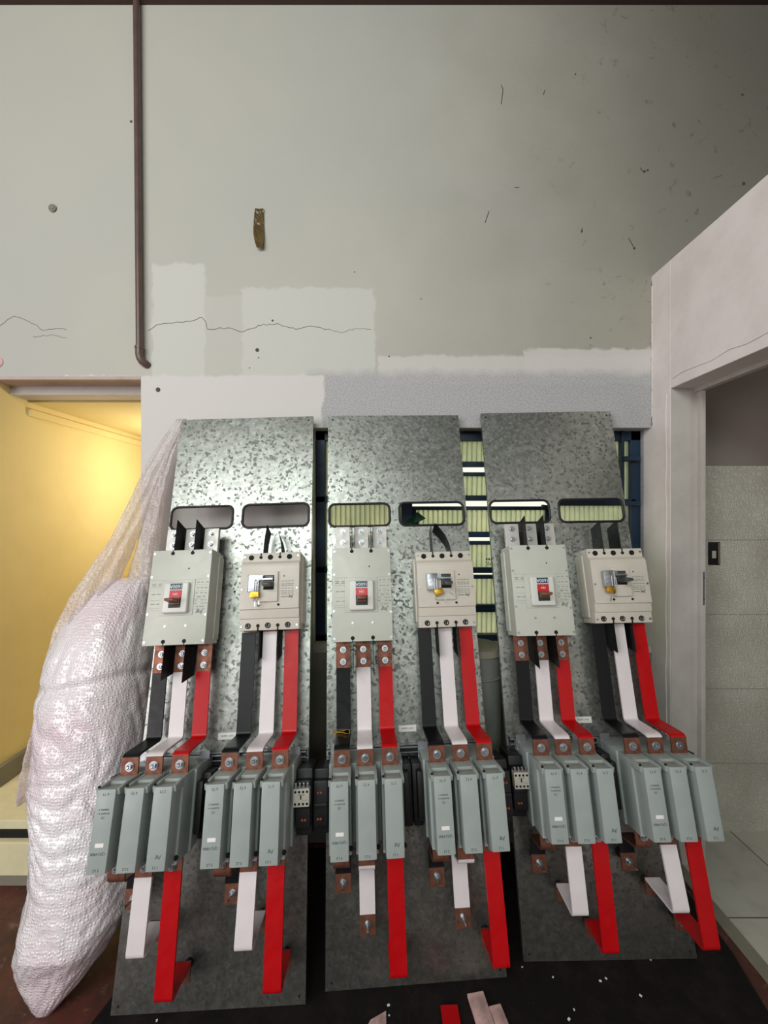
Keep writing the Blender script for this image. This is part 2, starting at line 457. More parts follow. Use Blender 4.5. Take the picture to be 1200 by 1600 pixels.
# reveal facing of the doorway and its thin steel frame
b = B()
b.box(1.2235, 1.334, 1.7715, 1.7755, FL, 2.0275)
struct(b.build('trim_1', 'jamb'))
b = B()
b.box(1.332, 1.350, 1.745, 1.80, FL, 2.03, .002)
b.box(1.322, 1.350, .9, 1.80, 2.010, 2.032, .002)
struct(b.build('trim_2', 'jamb'))
b = B(); b.box(-.003, .003, -.0015, .0015, -.07, .07, .0008)
sp = tag(b.build('strike_plate', 'brkt', mtx=T(1.340, 1.7435, 1.18)), 'small steel strike plate screwed to the edge of the white doorway frame', 'strike plate')
for z in (.045, -.045):
    b = B(); b.cyl((0, -.003, z), (0, -.001, z), .0022, 8); b.build('screw', 'hole', sp)
# paint edge line and cracks on the partition
b = B()
b.tube([(1.2205, y, 2.070 + .006 * math.sin(y * 31)) for y in [1.76, 1.70, 1.62, 1.55, 1.47, 1.40, 1.3, 1.2]], .0016, 5)
b.tube([(1.2205, 1.80 + .004 * math.sin(z * 40), z) for z in [FL + .02 + i * .1 for i in range(21)]], .0014, 5)
b.tube([(1.2215, 1.897, z) for z in [1.93 + i * .05 for i in range(13)]], .0022, 5)
c_ = b.build('paint_ridge', 'part', part)
b = B()
for k in range(14):
    z = 1.9 + random.random() ** 1.3 * .62; n_ = random.randint(5, 8); r0 = random.uniform(.002, .006); y0 = 1.899 - random.random() * .006
    vs = [b.bm.verts.new((1.2215, y0 + r0 * .6 * random.uniform(.4, 1) * math.cos(q * 2 * PI / n_), z + r0 * 1.8 * random.uniform(.4, 1.2) * math.sin(q * 2 * PI / n_))) for q in range(n_)]
    b.bm.faces.new(vs)
bmesh.ops.solidify(b.bm, geom=b.bm.faces[:], thickness=.0012)
b.tube([(1.2212 + .0008 * math.sin(i * 2.3), 1.8985 - .0012 * math.sin(i * 1.7), 1.89 + i * .017) for i in range(40)], .0011, 5)
b.build('corner_chip', 'crack', part)
# side room seen through the doorway
struct(B().box(1.332, 4.6, 1.962, 2.05, 1.717, 2.6).build('wall_side_room_upper', 'greyroom'))
struct(B().box(1.332, 4.6, 1.957, 2.05, FL, 1.717).build('wall_side_room_tiled', 'tile'))
struct(B().box(1.332, 4.6, -4, 1.96, 2.55, 2.6).build('ceiling_side_room', 'greyroom'))
struct(B().box(1.268, 4.6, -4, 1.96, FL, FL + .008).build('floor_side_room', 'ftile'))
struct(B().box(1.226, 1.272, .86, 1.774, FL, FL + .010, .002).build('trim_3', 'skirt'))
b = B(); b.box(-.028, .028, -.003, .001, -.054, .054, .002)
ob = tag(b.build('wall_box', 'blk', mtx=T(1.552, 1.957, 1.305)), 'open recessed black socket box in the tiled side room wall', 'socket box')
B().box(-.012, .006, -.006, -.002, -.022, .012, .001).build('fitting', 'cream2', ob)
B().box(.018, .024, -.005, -.002, -.05, .05, .001).build('frame_strip', 'skirt', ob)

# left room (yellow, stair) ------------------------------------------------
b = B(); b.box(-1.95, -1.80, YW + .004, 4.3, FL, 2.3); struct(b.build('wall_stair_side', 'yellow'))
struct(B().box(-2.5, -.33, 4.3, 4.4, FL, 2.9).build('wall_stair_end', 'yellow'))
struct(B().box(-.45, -.34, YW + .22, 4.3, FL, 2.9).build('wall_stair_inner', 'yellow'))
# sloping stair soffit that meets the side wall along a falling line
struct(B().box(-1.80, -.34, YW + .21, 4.3, 2.055, 2.16).build('ceiling_stair', 'yellow'))
struct(B().box(-1.802, -1.785, YW + .205, 4.3, 1.985, 2.022, .004).build('trim_4', 'yellow'))
struct(B().box(-1.805, -1.775, 1.905, 4.3, .05, .316, .002).build('baseboard_stair', 'skirt'))
b = B()
b.box(-1.80, LX, YW - .002, YW + .1, LT - .004, LT + .012, .003)
struct(b.build('trim_5', 'stainp'))
struct(B().box(-1.80, LX + .002, YW + .10, YW + .20, LT - .045, LT + .02, .002).build('trim_6', 'jamb'))
# raised threshold: cream step with a dark slot
b = B()
b.box(-1.86, LX + .02, 1.675, 4.3, .035, .168, .003); b.box(-1.86, LX + .02, 1.72, 4.3, .18, .225, .003)
struct(b.build('floor_stair_landing', 'cream'))
struct(B().box(-1.86, LX + .02, 1.68, 4.3, FL, .05, .002).build('trim_7', 'skirt'))
struct(B().box(-1.855, LX + .018, 1.70, 4.3, .15, .19).build('trim_8', 'hole'))

# wall details ---------------------------------------------------------------
def polycrack(pts, r=.0014, wob=.004):
    out = []
    for (a, c), (d, e) in zip(pts, pts[1:]):
        n = max(2, int(math.hypot(d - a, e - c) / 4))
        for i in range(n):
            t = i / n; out.append((UX(a + (d - a) * t + random.uniform(-1, 1)), YW - .0002, VZ(c + (e - c) * t + random.uniform(-1.4, 1.4))))
    out.append((UX(pts[-1][0]), YW, VZ(pts[-1][1])))
    return out


b = B()
b.tube(polycrack([(232, 515), (252, 506), (285, 503), (302, 501), (312, 495), (320, 500), (325, 515), (340, 513), (360, 512), (377, 520), (395, 512), (408, 508), (430, 506), (450, 510), (466, 515), (485, 510), (510, 515)]), .0012, 5)
b.tube(polycrack([(510, 515), (535, 519), (560, 513), (580, 515)]), .0008, 5)
b.tube(polycrack([(0, 508), (22, 494), (45, 502), (68, 516), (90, 512), (104, 516)]), .0010, 5)
b.tube(polycrack([(52, 526), (80, 524), (104, 528)]), .0008, 5)
b.tube(polycrack([(562, 700), (566, 700)]), .0006, 4)
b.build('crack', 'crack', wall)
b = B()
for (x, y, r) in [(402, 547, .009), (404, 559, .003), (426, 501, .005), (390, 575, .003), (608, 557, .004), (247, 609, .011), (205, 190, .006), (923, 528, .004), (1018, 537, .005), (899, 116, .004), (1160, 148, .006), (1162, 287, .008),
                  (909, 361, .005), (991, 388, .006), (1007, 268, .006), (1012, 266, .005), (658, 467, .003), (554, 425, .003), (18, 1, .003)]:
    b.cyl((UX(x), YW - .0008, VZ(y)), (UX(x), YW + .004, VZ(y)), r, 9)
for (a, c, d, e) in [(783, 133, 786, 140), (786, 140, 783, 163), (851, 141, 849, 148), (982, 372, 990, 386), (1000, 262, 1006, 270), (910, 356, 908, 364), (804, 293, 811, 293), (764, 330, 758, 348)]:
    b.tube([(UX(a), YW, VZ(c)), (UX(d), YW, VZ(e))], .002, 5)
b.build('nail_hole', 'crack', wall)
b = B(); b.cyl((0, -.004, 0), (0, .004, 0), .018, 14, .013)
b.cyl((.002, -.006, .001), (.002, .001, .001), .009, 10)
tag(b.build('wall_plug', 'skirt', mtx=T(UX(83), YW - .002, VZ(326))), 'small grey filled plug hole high on the wall left of the pipe', 'wall plug')
b = B(); b.cyl((0, -.002, 0), (0, .004, 0), .024, 18)
tag(b.build('sticker', 'pinkbar', mtx=T(UX(-3), YW - .001, VZ(566))), 'faded round pink dot at the far left edge of the wall', 'sticker')

# brown pipe with elbow
r = empty('drain_pipe', T(UX(214, 1.875), 1.875, 2.2))
tag(r, 'brown vertical conduit pipe running down the wall to an elbow', 'pipe')
x0 = 0
b = B(); b.cyl((-.004, 0, VZ(-30, 1.875) - 2.2), (.010, 0, VZ(545, 1.875) - 2.2), .0135, 20); b.build('pipe', 'brownpipe', r, 40)
zb = VZ(553, 1.875) - 2.2
b = B(); b.tube([(.010, 0, zb + .03), (.010, 0, zb), (.013, .002, zb - .018), (.020, .006, zb - .032), (.032, .016, zb - .040), (.034, .03, zb - .042)], .0165, 16); b.build('elbow', 'brownpipe', r, 50)
b = B(); b.cyl((.010, 0, zb + .034), (.010, 0, zb + .024), .0185, 18); b.build('collar', 'brownpipe', r, 40)
# strip of packing tape curling off the wall
b = B(); rows = []
prof = [(0, .031, .006), (.03, .034, .004), (.07, .038, .002), (.11, .040, .004), (.15, .034, .010), (.185, .022, .018)]
for i in range(19):
    t = i / 18 * .185
    for a, c in zip(prof, prof[1:]):
        if a[0] <= t <= c[0] + 1e-6:
            k = (t - a[0]) / (c[0] - a[0]); wd = a[1] + (c[1] - a[1]) * k; off = a[2] + (c[2] - a[2]) * k
    cx = -.006 * math.sin(t / .185 * PI) + t * .03
    rows.append([b.bm.verts.new((cx + (j / 6 - .5) * 2 * wd * .62, -off - .0025 * noise.noise(Vector((j * .9, t * 60, 2))) - .003 * abs(j / 3 - 1), -t + .003 * noise.noise(Vector((j, t * 9, 5))))) for j in range(7)])
for i in range(18):
    for j in range(6): b.bm.faces.new((rows[i][j], rows[i][j + 1], rows[i + 1][j + 1], rows[i + 1][j]))
ext = bmesh.ops.solidify(b.bm, geom=b.bm.faces[:], thickness=.0006)
tag(b.build('tape_strip', 'tape', mtx=T(UX(406), YW - .001, VZ(328))), 'crumpled strip of brown packing tape stuck high on the wall', 'tape')

# window ---------------------------------------------------------------------
YG = 2.0
gx = lambda u: (u - 600) * YG / 650
gz = lambda v: 1.5 - (v - 800) * YG / 650
win = struct(empty('window_1', T(0, YG, 0)))


def wbox(b, x0, x1, z0, z1, y0=-.02, y1=.02): b.box(x0, x1, y0, y1, z0, z1, .002, 1)


b = B()
wbox(b, WX0, WX0 + .045, WZ0, WZ1); wbox(b, 1.175, WX1, WZ0, WZ1); wbox(b, WX0, WX1, WZ1 - .045, WZ1); wbox(b, WX0, WX1, WZ0, WZ0 + .03)
wbox(b, .083, .135, WZ0, WZ1); wbox(b, .795, .83, WZ0, WZ1)
for z in (1.545, 1.21): wbox(b, WX0, .1, z, z + .03)
wbox(b, .83, 1.2, 1.53, 1.562); wbox(b, .83, 1.2, 1.21, 1.24)
wbox(b, 1.125, 1.14, 1.55, WZ1, -.03, .0)
for z in (1.74, 1.53): b.box(1.13, 1.20, -.05, -.01, z, z + .022, .002, 1)
b.build('window_frame', 'blue', win)


def ribbed(b, x0, x1, z0, z1, tilt=0, pitch=.0235, amp=.0055):
    n = int((x1 - x0) / pitch * 8); zc = z1
    rows = [[], []]
    for i in range(n + 1):
        x = x0 + (x1 - x0) * i / n; ph = ((x / pitch) % 1.0)
        y = amp * abs(math.sin(ph * PI)) * 2
        for k, z in enumerate((z0, z1)):
            yy = y + (zc - z) * math.tan(tilt) * 1.0
            rows[k].append(b.bm.verts.new((x, yy, z)))
    for i in range(n): b.bm.faces.new((rows[0][i], rows[0][i + 1], rows[1][i + 1], rows[1][i]))


def pane(b, *a, **k):
    ribbed(b, *a, **k); return b


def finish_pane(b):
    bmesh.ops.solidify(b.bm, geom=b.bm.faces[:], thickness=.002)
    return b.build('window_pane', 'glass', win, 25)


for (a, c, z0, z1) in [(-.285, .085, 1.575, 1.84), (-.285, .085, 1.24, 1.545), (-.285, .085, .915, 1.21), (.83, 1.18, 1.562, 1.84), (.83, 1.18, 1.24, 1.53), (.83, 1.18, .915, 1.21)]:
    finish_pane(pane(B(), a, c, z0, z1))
sash = [(682, 721), (744, 774), (797, 831), (851, 887), (904, 945), (956, 995)]
for i, (a, c) in enumerate(sash):
    za, zc = gz(a), gz(c)
    s_ = B(); wbox(s_, .135, .795, zc - .026, zc, .0, .03); wbox(s_, .135, .795, za, za + .018, -.01, .015)
    wbox(s_, .135, .155, zc, za, -.005, .02); wbox(s_, .775, .795, zc, za, -.005, .02)
    so = s_.build('window_sash', 'blue', win)
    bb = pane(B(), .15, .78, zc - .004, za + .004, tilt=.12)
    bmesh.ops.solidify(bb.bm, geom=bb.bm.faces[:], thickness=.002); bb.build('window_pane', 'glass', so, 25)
    if i == 3:   # printed maker's mark, unreadable from here
        p = B(); random.seed(3)
        for ln, (zz, hh, n) in enumerate([(zc + .036, .012, 7), (zc + .024, .006, 9), (zc + .014, .006, 13)]):
            for k in range(n):
                xx = .490 + k * (.078 / n)
                if random.random() < .85: p.box(xx, xx + .078 / n * .6, -.0035, -.0025, zz, zz + hh * random.uniform(.6, 1))
        p.build('printed_mark', 'hole', so)
# blue tilt arm seen through the right panel's holes
b = B(); b.tube([(.745, -.035, gz(792)), (.79, -.035, gz(793)), (.805, -.035, gz(806)), (.815, -.035, gz(835))], .011, 8)
b.build('tilt_arm', 'blue', win)
b = B(); b.box(WX0, WX1, YW - .004, YG + .02, WZ0 - .028, WZ0 + .002, .004)
struct(b.build('trim_9', 'jamb'))
# torn green tape on the mullion
b = B()
b.bm.verts.ensure_lookup_table()
pts = [(-.012, 0, -.05), (.045, -.006, -.05), (.055, -.016, -.01), (.085, -.022, .004), (.045, -.02, .036), (.02, -.004, .012), (-.01, -.002, -.012), (.03, -.024, -.018)]
vs = [b.bm.verts.new(p) for p in pts]
for f in ((0, 1, 7), (1, 2, 7), (2, 3, 7), (3, 4, 7), (4, 5, 7), (5, 6, 7), (6, 0, 7)): b.bm.faces.new([vs[i] for i in f])
bmesh.ops.solidify(b.bm, geom=b.bm.faces[:], thickness=.0015)
tag(b.build('tape_scrap', 'green', mtx=T(.112, YG - .025, 1.465)), 'torn dark green tape scrap on the window bar seen through a panel cut-out', 'tape')
# grey drum behind the gap
r = empty('storage_drum', T(.392, 1.74, FL)); tag(r, 'dusty grey drum standing behind the gap between middle and right panels', 'drum')
b = B(); b.cyl((0, 0, 0), (0, 0, .93), .095, 40); b.build('body', 'drum', r, 40)
b = B(); b.cyl((0, 0, .93), (0, 0, .955), .101, 40, .092); b.build('lid', 'skirt', r, 40)
b = B(); b.tube([(.096 * math.cos(a), .096 * math.sin(a), .84) for a in [i * PI / 16 for i in range(32)]], .004, 6, True); b.build('rib', 'drum', r, 40)

# rubber sheets on the floor ---------------------------------------------------
b = B(); b.flat([(-1.10, .2), (.069, .2), (.069, 1.86), (-.70, 1.86), (-1.02, .6)], 0, .006)
tag(b.build('rubber_mat', 'mat', mtx=T(0, 0, FL)), 'black rubber sheet on the floor under the left panel', 'floor mat', 'black rubber sheets')
b = B(); b.flat([(.073, .2), (.92, .2), (1.08, 1.0), (1.15, 1.22), (1.19, 1.42), (1.20, 1.6), (1.205, 1.86), (.073, 1.86)], 0, .006)
tag(b.build('rubber_mat', 'mat', mtx=T(0, 0, FL)), 'black speckled rubber sheet on the floor under the right panel', 'floor mat', 'black rubber sheets')

# ------------------------------------------------------------------ the three mounting panels
PW, PH = .58, 2.0
PANEL = {
    1: ([[0.9992, -0.039, 0.0099], [0.0211, 0.2975, -0.9545], [0.0343, 0.9539, 0.2981]], (-.816, 1.240, -.002)),
    2: ([[0.9983, -0.0312, 0.0493], [0.0558, 0.2656, -0.9625], [0.0169, 0.9636, 0.2669]], (-.1841, 1.3034, -.003)),
    3: ([[0.9999, -0.0166, -0.002], [0.0019, 0.2363, -0.9717], [0.0166, 0.9715, 0.2363]], (.4668, 1.3888, -.0013))}
MX = {}
for k, (R, t) in PANEL.items():
    m3 = Matrix(R); e = m3.to_quaternion().to_matrix().to_4x4(); MX[k] = Matrix.Translation(t) @ e
PN = {1: 'left', 2: 'middle', 3: 'right'}


def rrect(cx, cy, hw, hh, r, n=6):
    out = []
    for (sx, sy, a0) in ((1, 1, 0), (-1, 1, 90), (-1, -1, 180), (1, -1, 270)):
        for i in range(n + 1):
            a = math.radians(a0 + 90 * i / n); out.append((cx + sx * (hw - r) + r * math.cos(a), cy + sy * (hh - r) + r * math.sin(a)))
    return out


HOLES = [(.1315, 1.545, .126, .049), (.4325, 1.545, .136, .050)]


def plate_mesh():
    b = B(); bm = b.bm
    # front skin with cut-outs, built from a triangulated fill
    es = []
    def loop(pts):
        vs = [bm.verts.new((x, y, 0)) for x, y in pts]
        for i in range(len(vs)): es.append(bm.edges.new((vs[i], vs[(i + 1) % len(vs)])))
    loop([(0, 0), (PW, 0), (PW, PH), (0, PH)])
    for (cx, cy, hw, hh) in HOLES: loop(rrect(cx, cy, hw, hh, .025))
    bmesh.ops.triangle_fill(bm, use_beauty=True, use_dissolve=False, edges=es)
    for f in bm.faces:
        if f.normal.z < 0: f.normal_flip()
    ex = bmesh.ops.extrude_face_region(bm, geom=bm.faces[:])
    bmesh.ops.translate(bm, vec=(0, 0, -.002), verts=[v for v in ex['geom'] if isinstance(v, bmesh.types.BMVert)])
    bmesh.ops.recalc_face_normals(bm, faces=bm.faces[:])
    # returned edges
    b.box(0, .002, 0, PH, -.018, -.0015); b.box(PW - .002, PW, 0, PH, -.018, -.0015)
    b.box(.002, PW - .002, PH - .002, PH, -.018, -.0015)
    return b


proto_plate = None
for k in (1, 2, 3):
    if proto_plate is None:
        r = empty('mounting_plate', MX[k])
        plate_mesh().build('steel_sheet', 'galv', r)
        for (cx, cy, hw, hh) in HOLES:
            b = B(); b.tube([(x, y, -.0005) for x, y in rrect(cx, cy, hw - .001, hh - .001, .025, 7)], .0052, 8, True); b.build('edge_trim', 'rubber', r, 60)
        for (x, y) in [(.02, .02), (PW - .02, .02), (.02, PH - .02), (PW - .02, PH - .02), (.285, 1.24)]:
            b = B(); b.cyl((x, y, -.001), (x, y, .0006), .004, 10); b.build('screw_hole', 'hole', r)
        proto_plate = r
    else: r = copy_tree(proto_plate); r.matrix_world = MX[k]
    tag(r, {1: 'speckled galvanised panel beside the plastic-wrapped bundle, leaning on the wall', 2: 'middle galvanised panel of the three leaning on the wall',
            3: 'galvanised panel leaning nearest the white doorway on the right'}[k], 'mounting panel', 'galvanised mounting panels')


def place(proto, k, loc, label, cat, group, zrot=0):
    """first call keeps the prototype, later ones copy it"""
    o = proto if not proto.get('_used') else copy_tree(proto)
    proto['_used'] = 1
    o.matrix_world = MX[k] @ T(*loc) @ Matrix.Rotation(zrot, 4, 'Z')
    return tag(o, label, cat, group)


def bolt(parent, x, y, z, r=.009, name='bolt', head=.007, mat='steel'):
    """washer, hex head and stub end"""
    b = B()
    b.cyl((x, y, z), (x, y, z + .0018), r * 1.25, 20)
    b.cyl((x, y, z + .0018), (x, y, z + .0035), r * 1.0, 16)
    b.cyl((x, y, z + .0035), (x, y, z + .0035 + head), r * .86, 6)
    b.cyl((x, y, z + .0035 + head), (x, y, z + .006 + head), r * .55, 12, r * .35)
    return b.build(name, mat, parent)


# ---- 1600 A breaker (origin: centre of foot on plate) local x +-.107, y 0..330
def make_big_breaker(tog):
    r = empty('circuit_breaker', Matrix())
    W2, H, D = .1065, .331, .143
    b = B()
    b.box(-W2, W2, 0, H, .03, D, .003)
    b.box(-W2 + .012, W2 - .012, .02, H - .02, 0, .04, .002)
    b.box(-W2 - .004, W2 + .004, .015, H - .015, .03, .075, .002)
    b.build('housing', 'beige', r, 30)
    b = B()
    b.box(-.0455, .0415, .106, .211, D - .001, .162, .006, 3); b.build('dial_bezel', 'bezel', r, 40)
    b = B(); b.box(-.062, .056, .098, .222, D - .001, D + .0025, .002); b.build('raised_pad', 'beige', r, 30)
    zt = .1621
    b = B(); b.box(-.022, .020, .186, .2065, zt - .001, zt + .0006); b.build('rating_label', 'ratbl', r)
    b = B(); b.text('1600A', -.001, .1962, zt + .0009, .0165); b.build('rating_text', 'whiteink', r)
    b = B(); b.box(-.022, .020, .123, .183, zt - .001, zt + .0004); b.build('dial_recess', 'dialdark', r)
    b = B(); b.box(-.021, .019, .158, .182, zt - .001, zt + .0010); b.build('dial_red_panel', 'ondial', r)
    b = B(); b.text('ON', -.001, .170, zt + .0014, .011); b.text('I', -.001, .178, zt + .0014, .006); b.build('dial_text', 'whiteink', r)
    b = B(); b.box(-.018, .016, .134, .158, zt, zt + .006, .002); b.prism([(.139, zt + .004), (.155, zt + .004), (.152, .208), (.144, .210)], -.016, .014, .002)
    b.build('toggle', 'toggle', r, 40)
    # slots, screws
    for x in (-.035, .036):
        for (y, s) in ((H - .012, 1), (.012, -1)):
            b = B(); b.cyl((x, y, D - .004), (x, y, D + .0006), .0068, 18); b.box(x - .0016, x + .0016, min(y, y + s * .012), max(y, y + s * .012), D - .003, D + .0004)
            b.build('slot', 'hole', r)
    b = B(); b.cyl((.028, .262, D - .002), (.028, .262, D + .0006), .0026, 10)
    b.build('indicator_hole', 'hole', r)
    for (x, y) in [(-.034, .063), (.036, .063), (-.099, .012), (.1, .012), (-.099, H - .012), (.1, H - .012), (-.1, .105), (.1005, .098), (-.1, .235), (.1, .232)]:
        b = B(); b.cyl((x, y, D - .003), (x, y, D + .0012), .0052, 14, .0045); b.cyl((x, y, D + .0010), (x, y, D + .0016), .0022, 6)
        b.build('screw', 'steel', r)
    b = B()
    for y in (.222, .202, .18, .164, .153, .142, .13, .119):
        b.box(.055, .098, y, y + .0007, D, D + .0005)
    for y in (.222, .196, .152, .125, .117): b.box(-.098, -.052, y, y + .0007, D, D + .0005)
    random.seed(11)
    for y in (.210, .19, .172, .158, .147, .136, .124):
        for k in range(3):
            x = .057 + random.random() * .012 + k * .013; b.box(x, x + .009, y, y + .003, D, D + .0005)
    for y in (.208, .202, .172, .138):
        for k in range(2):
            x = -.096 + random.random() * .006 + k * .02; b.box(x, x + .014, y, y + .003, D, D + .0005)
    b.build('printed_lines', 'inkl', r)
    b = B(); b.text('Jng', .080, .108, D + .0006, .019, PI, .35); b.build('maker_mark', 'ink', r)
    # top terminals
    for x in (-.070, .001, .072):
        b = B(); b.box(x - .027, x + .027, H - .01, H + .096, .060, .078, .001); t = b.build('terminal', 'tin', r)
        for y in (H + .034, H + .076): bolt(t, x, y, .078, .009)
    b = B(); b.box(-.105, .108, H - .002, H + .004, .03, .066); b.box(-.105, .108, -.004, .002, .03, .056); b.build('terminal_block', 'blk', r)
    return r


def barrier(k, u, v0, v1, w0, w1, label, lean=0, bend=0, flip=False):
    """thin black insulating sheet standing on edge between two poles"""
    b = B(); n = 8; rows = []
    sg = 1 if v1 > v0 else -1
    for i in range(n + 1):
        t = i / n; vv = v0 + (v1 - v0) * t
        sh = lean * t + bend * t * t
        rows.append([b.bm.verts.new((sh, vv - v0 - sg * .010 * t, w0)), b.bm.verts.new((sh, vv - v0, (w0 + w1) / 2)), b.bm.verts.new((sh, vv - v0 + sg * .010 * t, w1))])
    for i in range(n):
        for j in range(2): b.bm.faces.new((rows[i][j], rows[i + 1][j], rows[i + 1][j + 1], rows[i][j + 1]))
    bmesh.ops.solidify(b.bm, geom=b.bm.faces[:], thickness=.0012)
    o = b.build('phase_barrier', 'blk', mtx=MX[k] @ T(u, v0, 0))
    return tag(o, label, 'phase barrier', 'black phase barriers')


# ---- smaller breaker with padlockable handle
def make_small_breaker():
    r = empty('circuit_breaker', Matrix())
    W2, H = .1065, .279
    b = B()
    prof = [(0, .0), (0, .096), (.040, .099), (.0405, .104), (.072, .107), (.0725, .114), (.225, .116), (.236, .114), (.246, .101), (H, .099), (H, 0)]
    b.prism(prof, -W2, W2, .0015)
    b.box(-W2 - .005, W2 + .005, .02, H - .02, 0, .06, .003)
    b.build('housing', 'cream2', r, 25)
    b = B(); b.box(-.0375, .0315, .097, .205, .113, .124, .002); b.build('escutcheon', 'cream2', r, 30)
    b = B(); b.box(-.020, .018, .139, .191, .122, .1246); b.build('toggle_recess', 'hole', r)
    b = B(); b.box(-.018, .016, .150, .189, .123, .127, .001); b.prism([(.146, .122), (.168, .122), (.160, .176), (.150, .178)], -.014, .013, .003); b.build('toggle', 'toggle2', r, 40)
    for x, rr in ((-.0755, .0098), (-.04, .0058), (-.005, .0098), (.0305, .0058), (.066, .0098)):
        for y, z, s in ((H - .017, .1005, 1), (.016, .0985, -1)):
            b = B(); b.cyl((x, y, z - .006), (x, y, z + .0012), rr, 20)
            if rr < .007: b.box(x - .002, x + .002, min(y, y + s * .017), max(y, y + s * .017), z - .006, z + .0004)
            b.build('terminal_hole', 'hole', r)
    for x in (-.036, .034):
        b = B(); b.cyl((x, .086, .112), (x, .086, .1168), .0042, 12); b.build('cover_hole', 'hole', r)
    for x in (-.0755, -.005, .066):
        b = B(); b.tube([(x + .0055 * math.cos(a), .016 + .0055 * math.sin(a), .0998) for a in [i * PI / 6 for i in range(12)]], .0012, 5, True); b.build('clamp_screw', 'steel', r)
        b = B(); b.box(x - .025, x + .025, -.003, .004, .045, .062, .001); b.build('terminal', 'cu', r)
    for (x, y, z) in [(-.099, H - .014, .100), (.0985, H - .014, .100), (-.099, .014, .097), (.0985, .014, .097), (-.099, .143, .1145), (.0985, .143, .1145)]:
        b = B(); b.cyl((x, y, z - .002), (x, y, z + .0022), .0048, 14, .004); b.build('screw', 'steel', r)
    b = B(); b.cyl((.051, .188, .1155), (.051, .188, .1168), .003, 10); b.build('test_button', 'toggle', r)
    b = B()
    random.seed(5)
    for y in (.168, .158, .152, .142, .133, .127, .121):
        for k in range(4):
            x = .043 + k * .0115 + random.random() * .002; b.box(x, x + .008, y, y + .0022, .1158, .1165)
    b.build('printed_lines', 'inkl', r)
    b = B(); b.box(.043, .067, .1125, .114, .1158, .1166); b.text('Jng', .078, .112, .1166, .0125, PI, .35); b.build('maker_mark', 'ink', r)
    return r


def make_padlock(swing):
    r = empty('padlock', Matrix())
    b = B(); b.box(-.021, .017, -.030, .030, .0, .013, .002); b.build('hasp_plate', 'steel', r, 40)
    b = B(); b.box(-.024, -.021, -.030, .030, -.002, .015, .001); b.build('cover', 'brkt', r)
    b = B(); b.box(.014, .066, .010, .017, .005, .012, .001); b.prism([(.012, .005), (.028, .005), (.028, .012), (.012, .012)], .012, .03); b.build('locking_arm', 'steel', r, 30)
    b = B(); b.tube([(.004, -.028, .013), (.004, .006, .014), (.006, .011, .015), (.010, .011, .015), (.012, .006, .015), (.012, -.030, .015)], .0022, 8); b.build('shackle', 'brkt', r, 40)
    b = B(); b.box(-.012, .020, -.052, -.030, .002, .018, .003, mtx=Matrix.Rotation(swing, 4, 'Z')); b.build('lock_body', 'brass', r, 40)
    b = B()
    b.tube([(.009 + .006 * math.cos(a), -.060 + .006 * math.sin(a), .014) for a in [i * PI / 6 for i in range(12)]], .001, 5, True)
    b.box(.006, .010, -.082, -.064, .013, .0145, mtx=Matrix.Rotation(swing * 1.2, 4, 'Z')); b.box(.012, .016, -.080, -.064, .011, .0125, mtx=Matrix.Rotation(swing * 2 + .1, 4, 'Z'))
    b.build('key', 'steel', r)
    return r


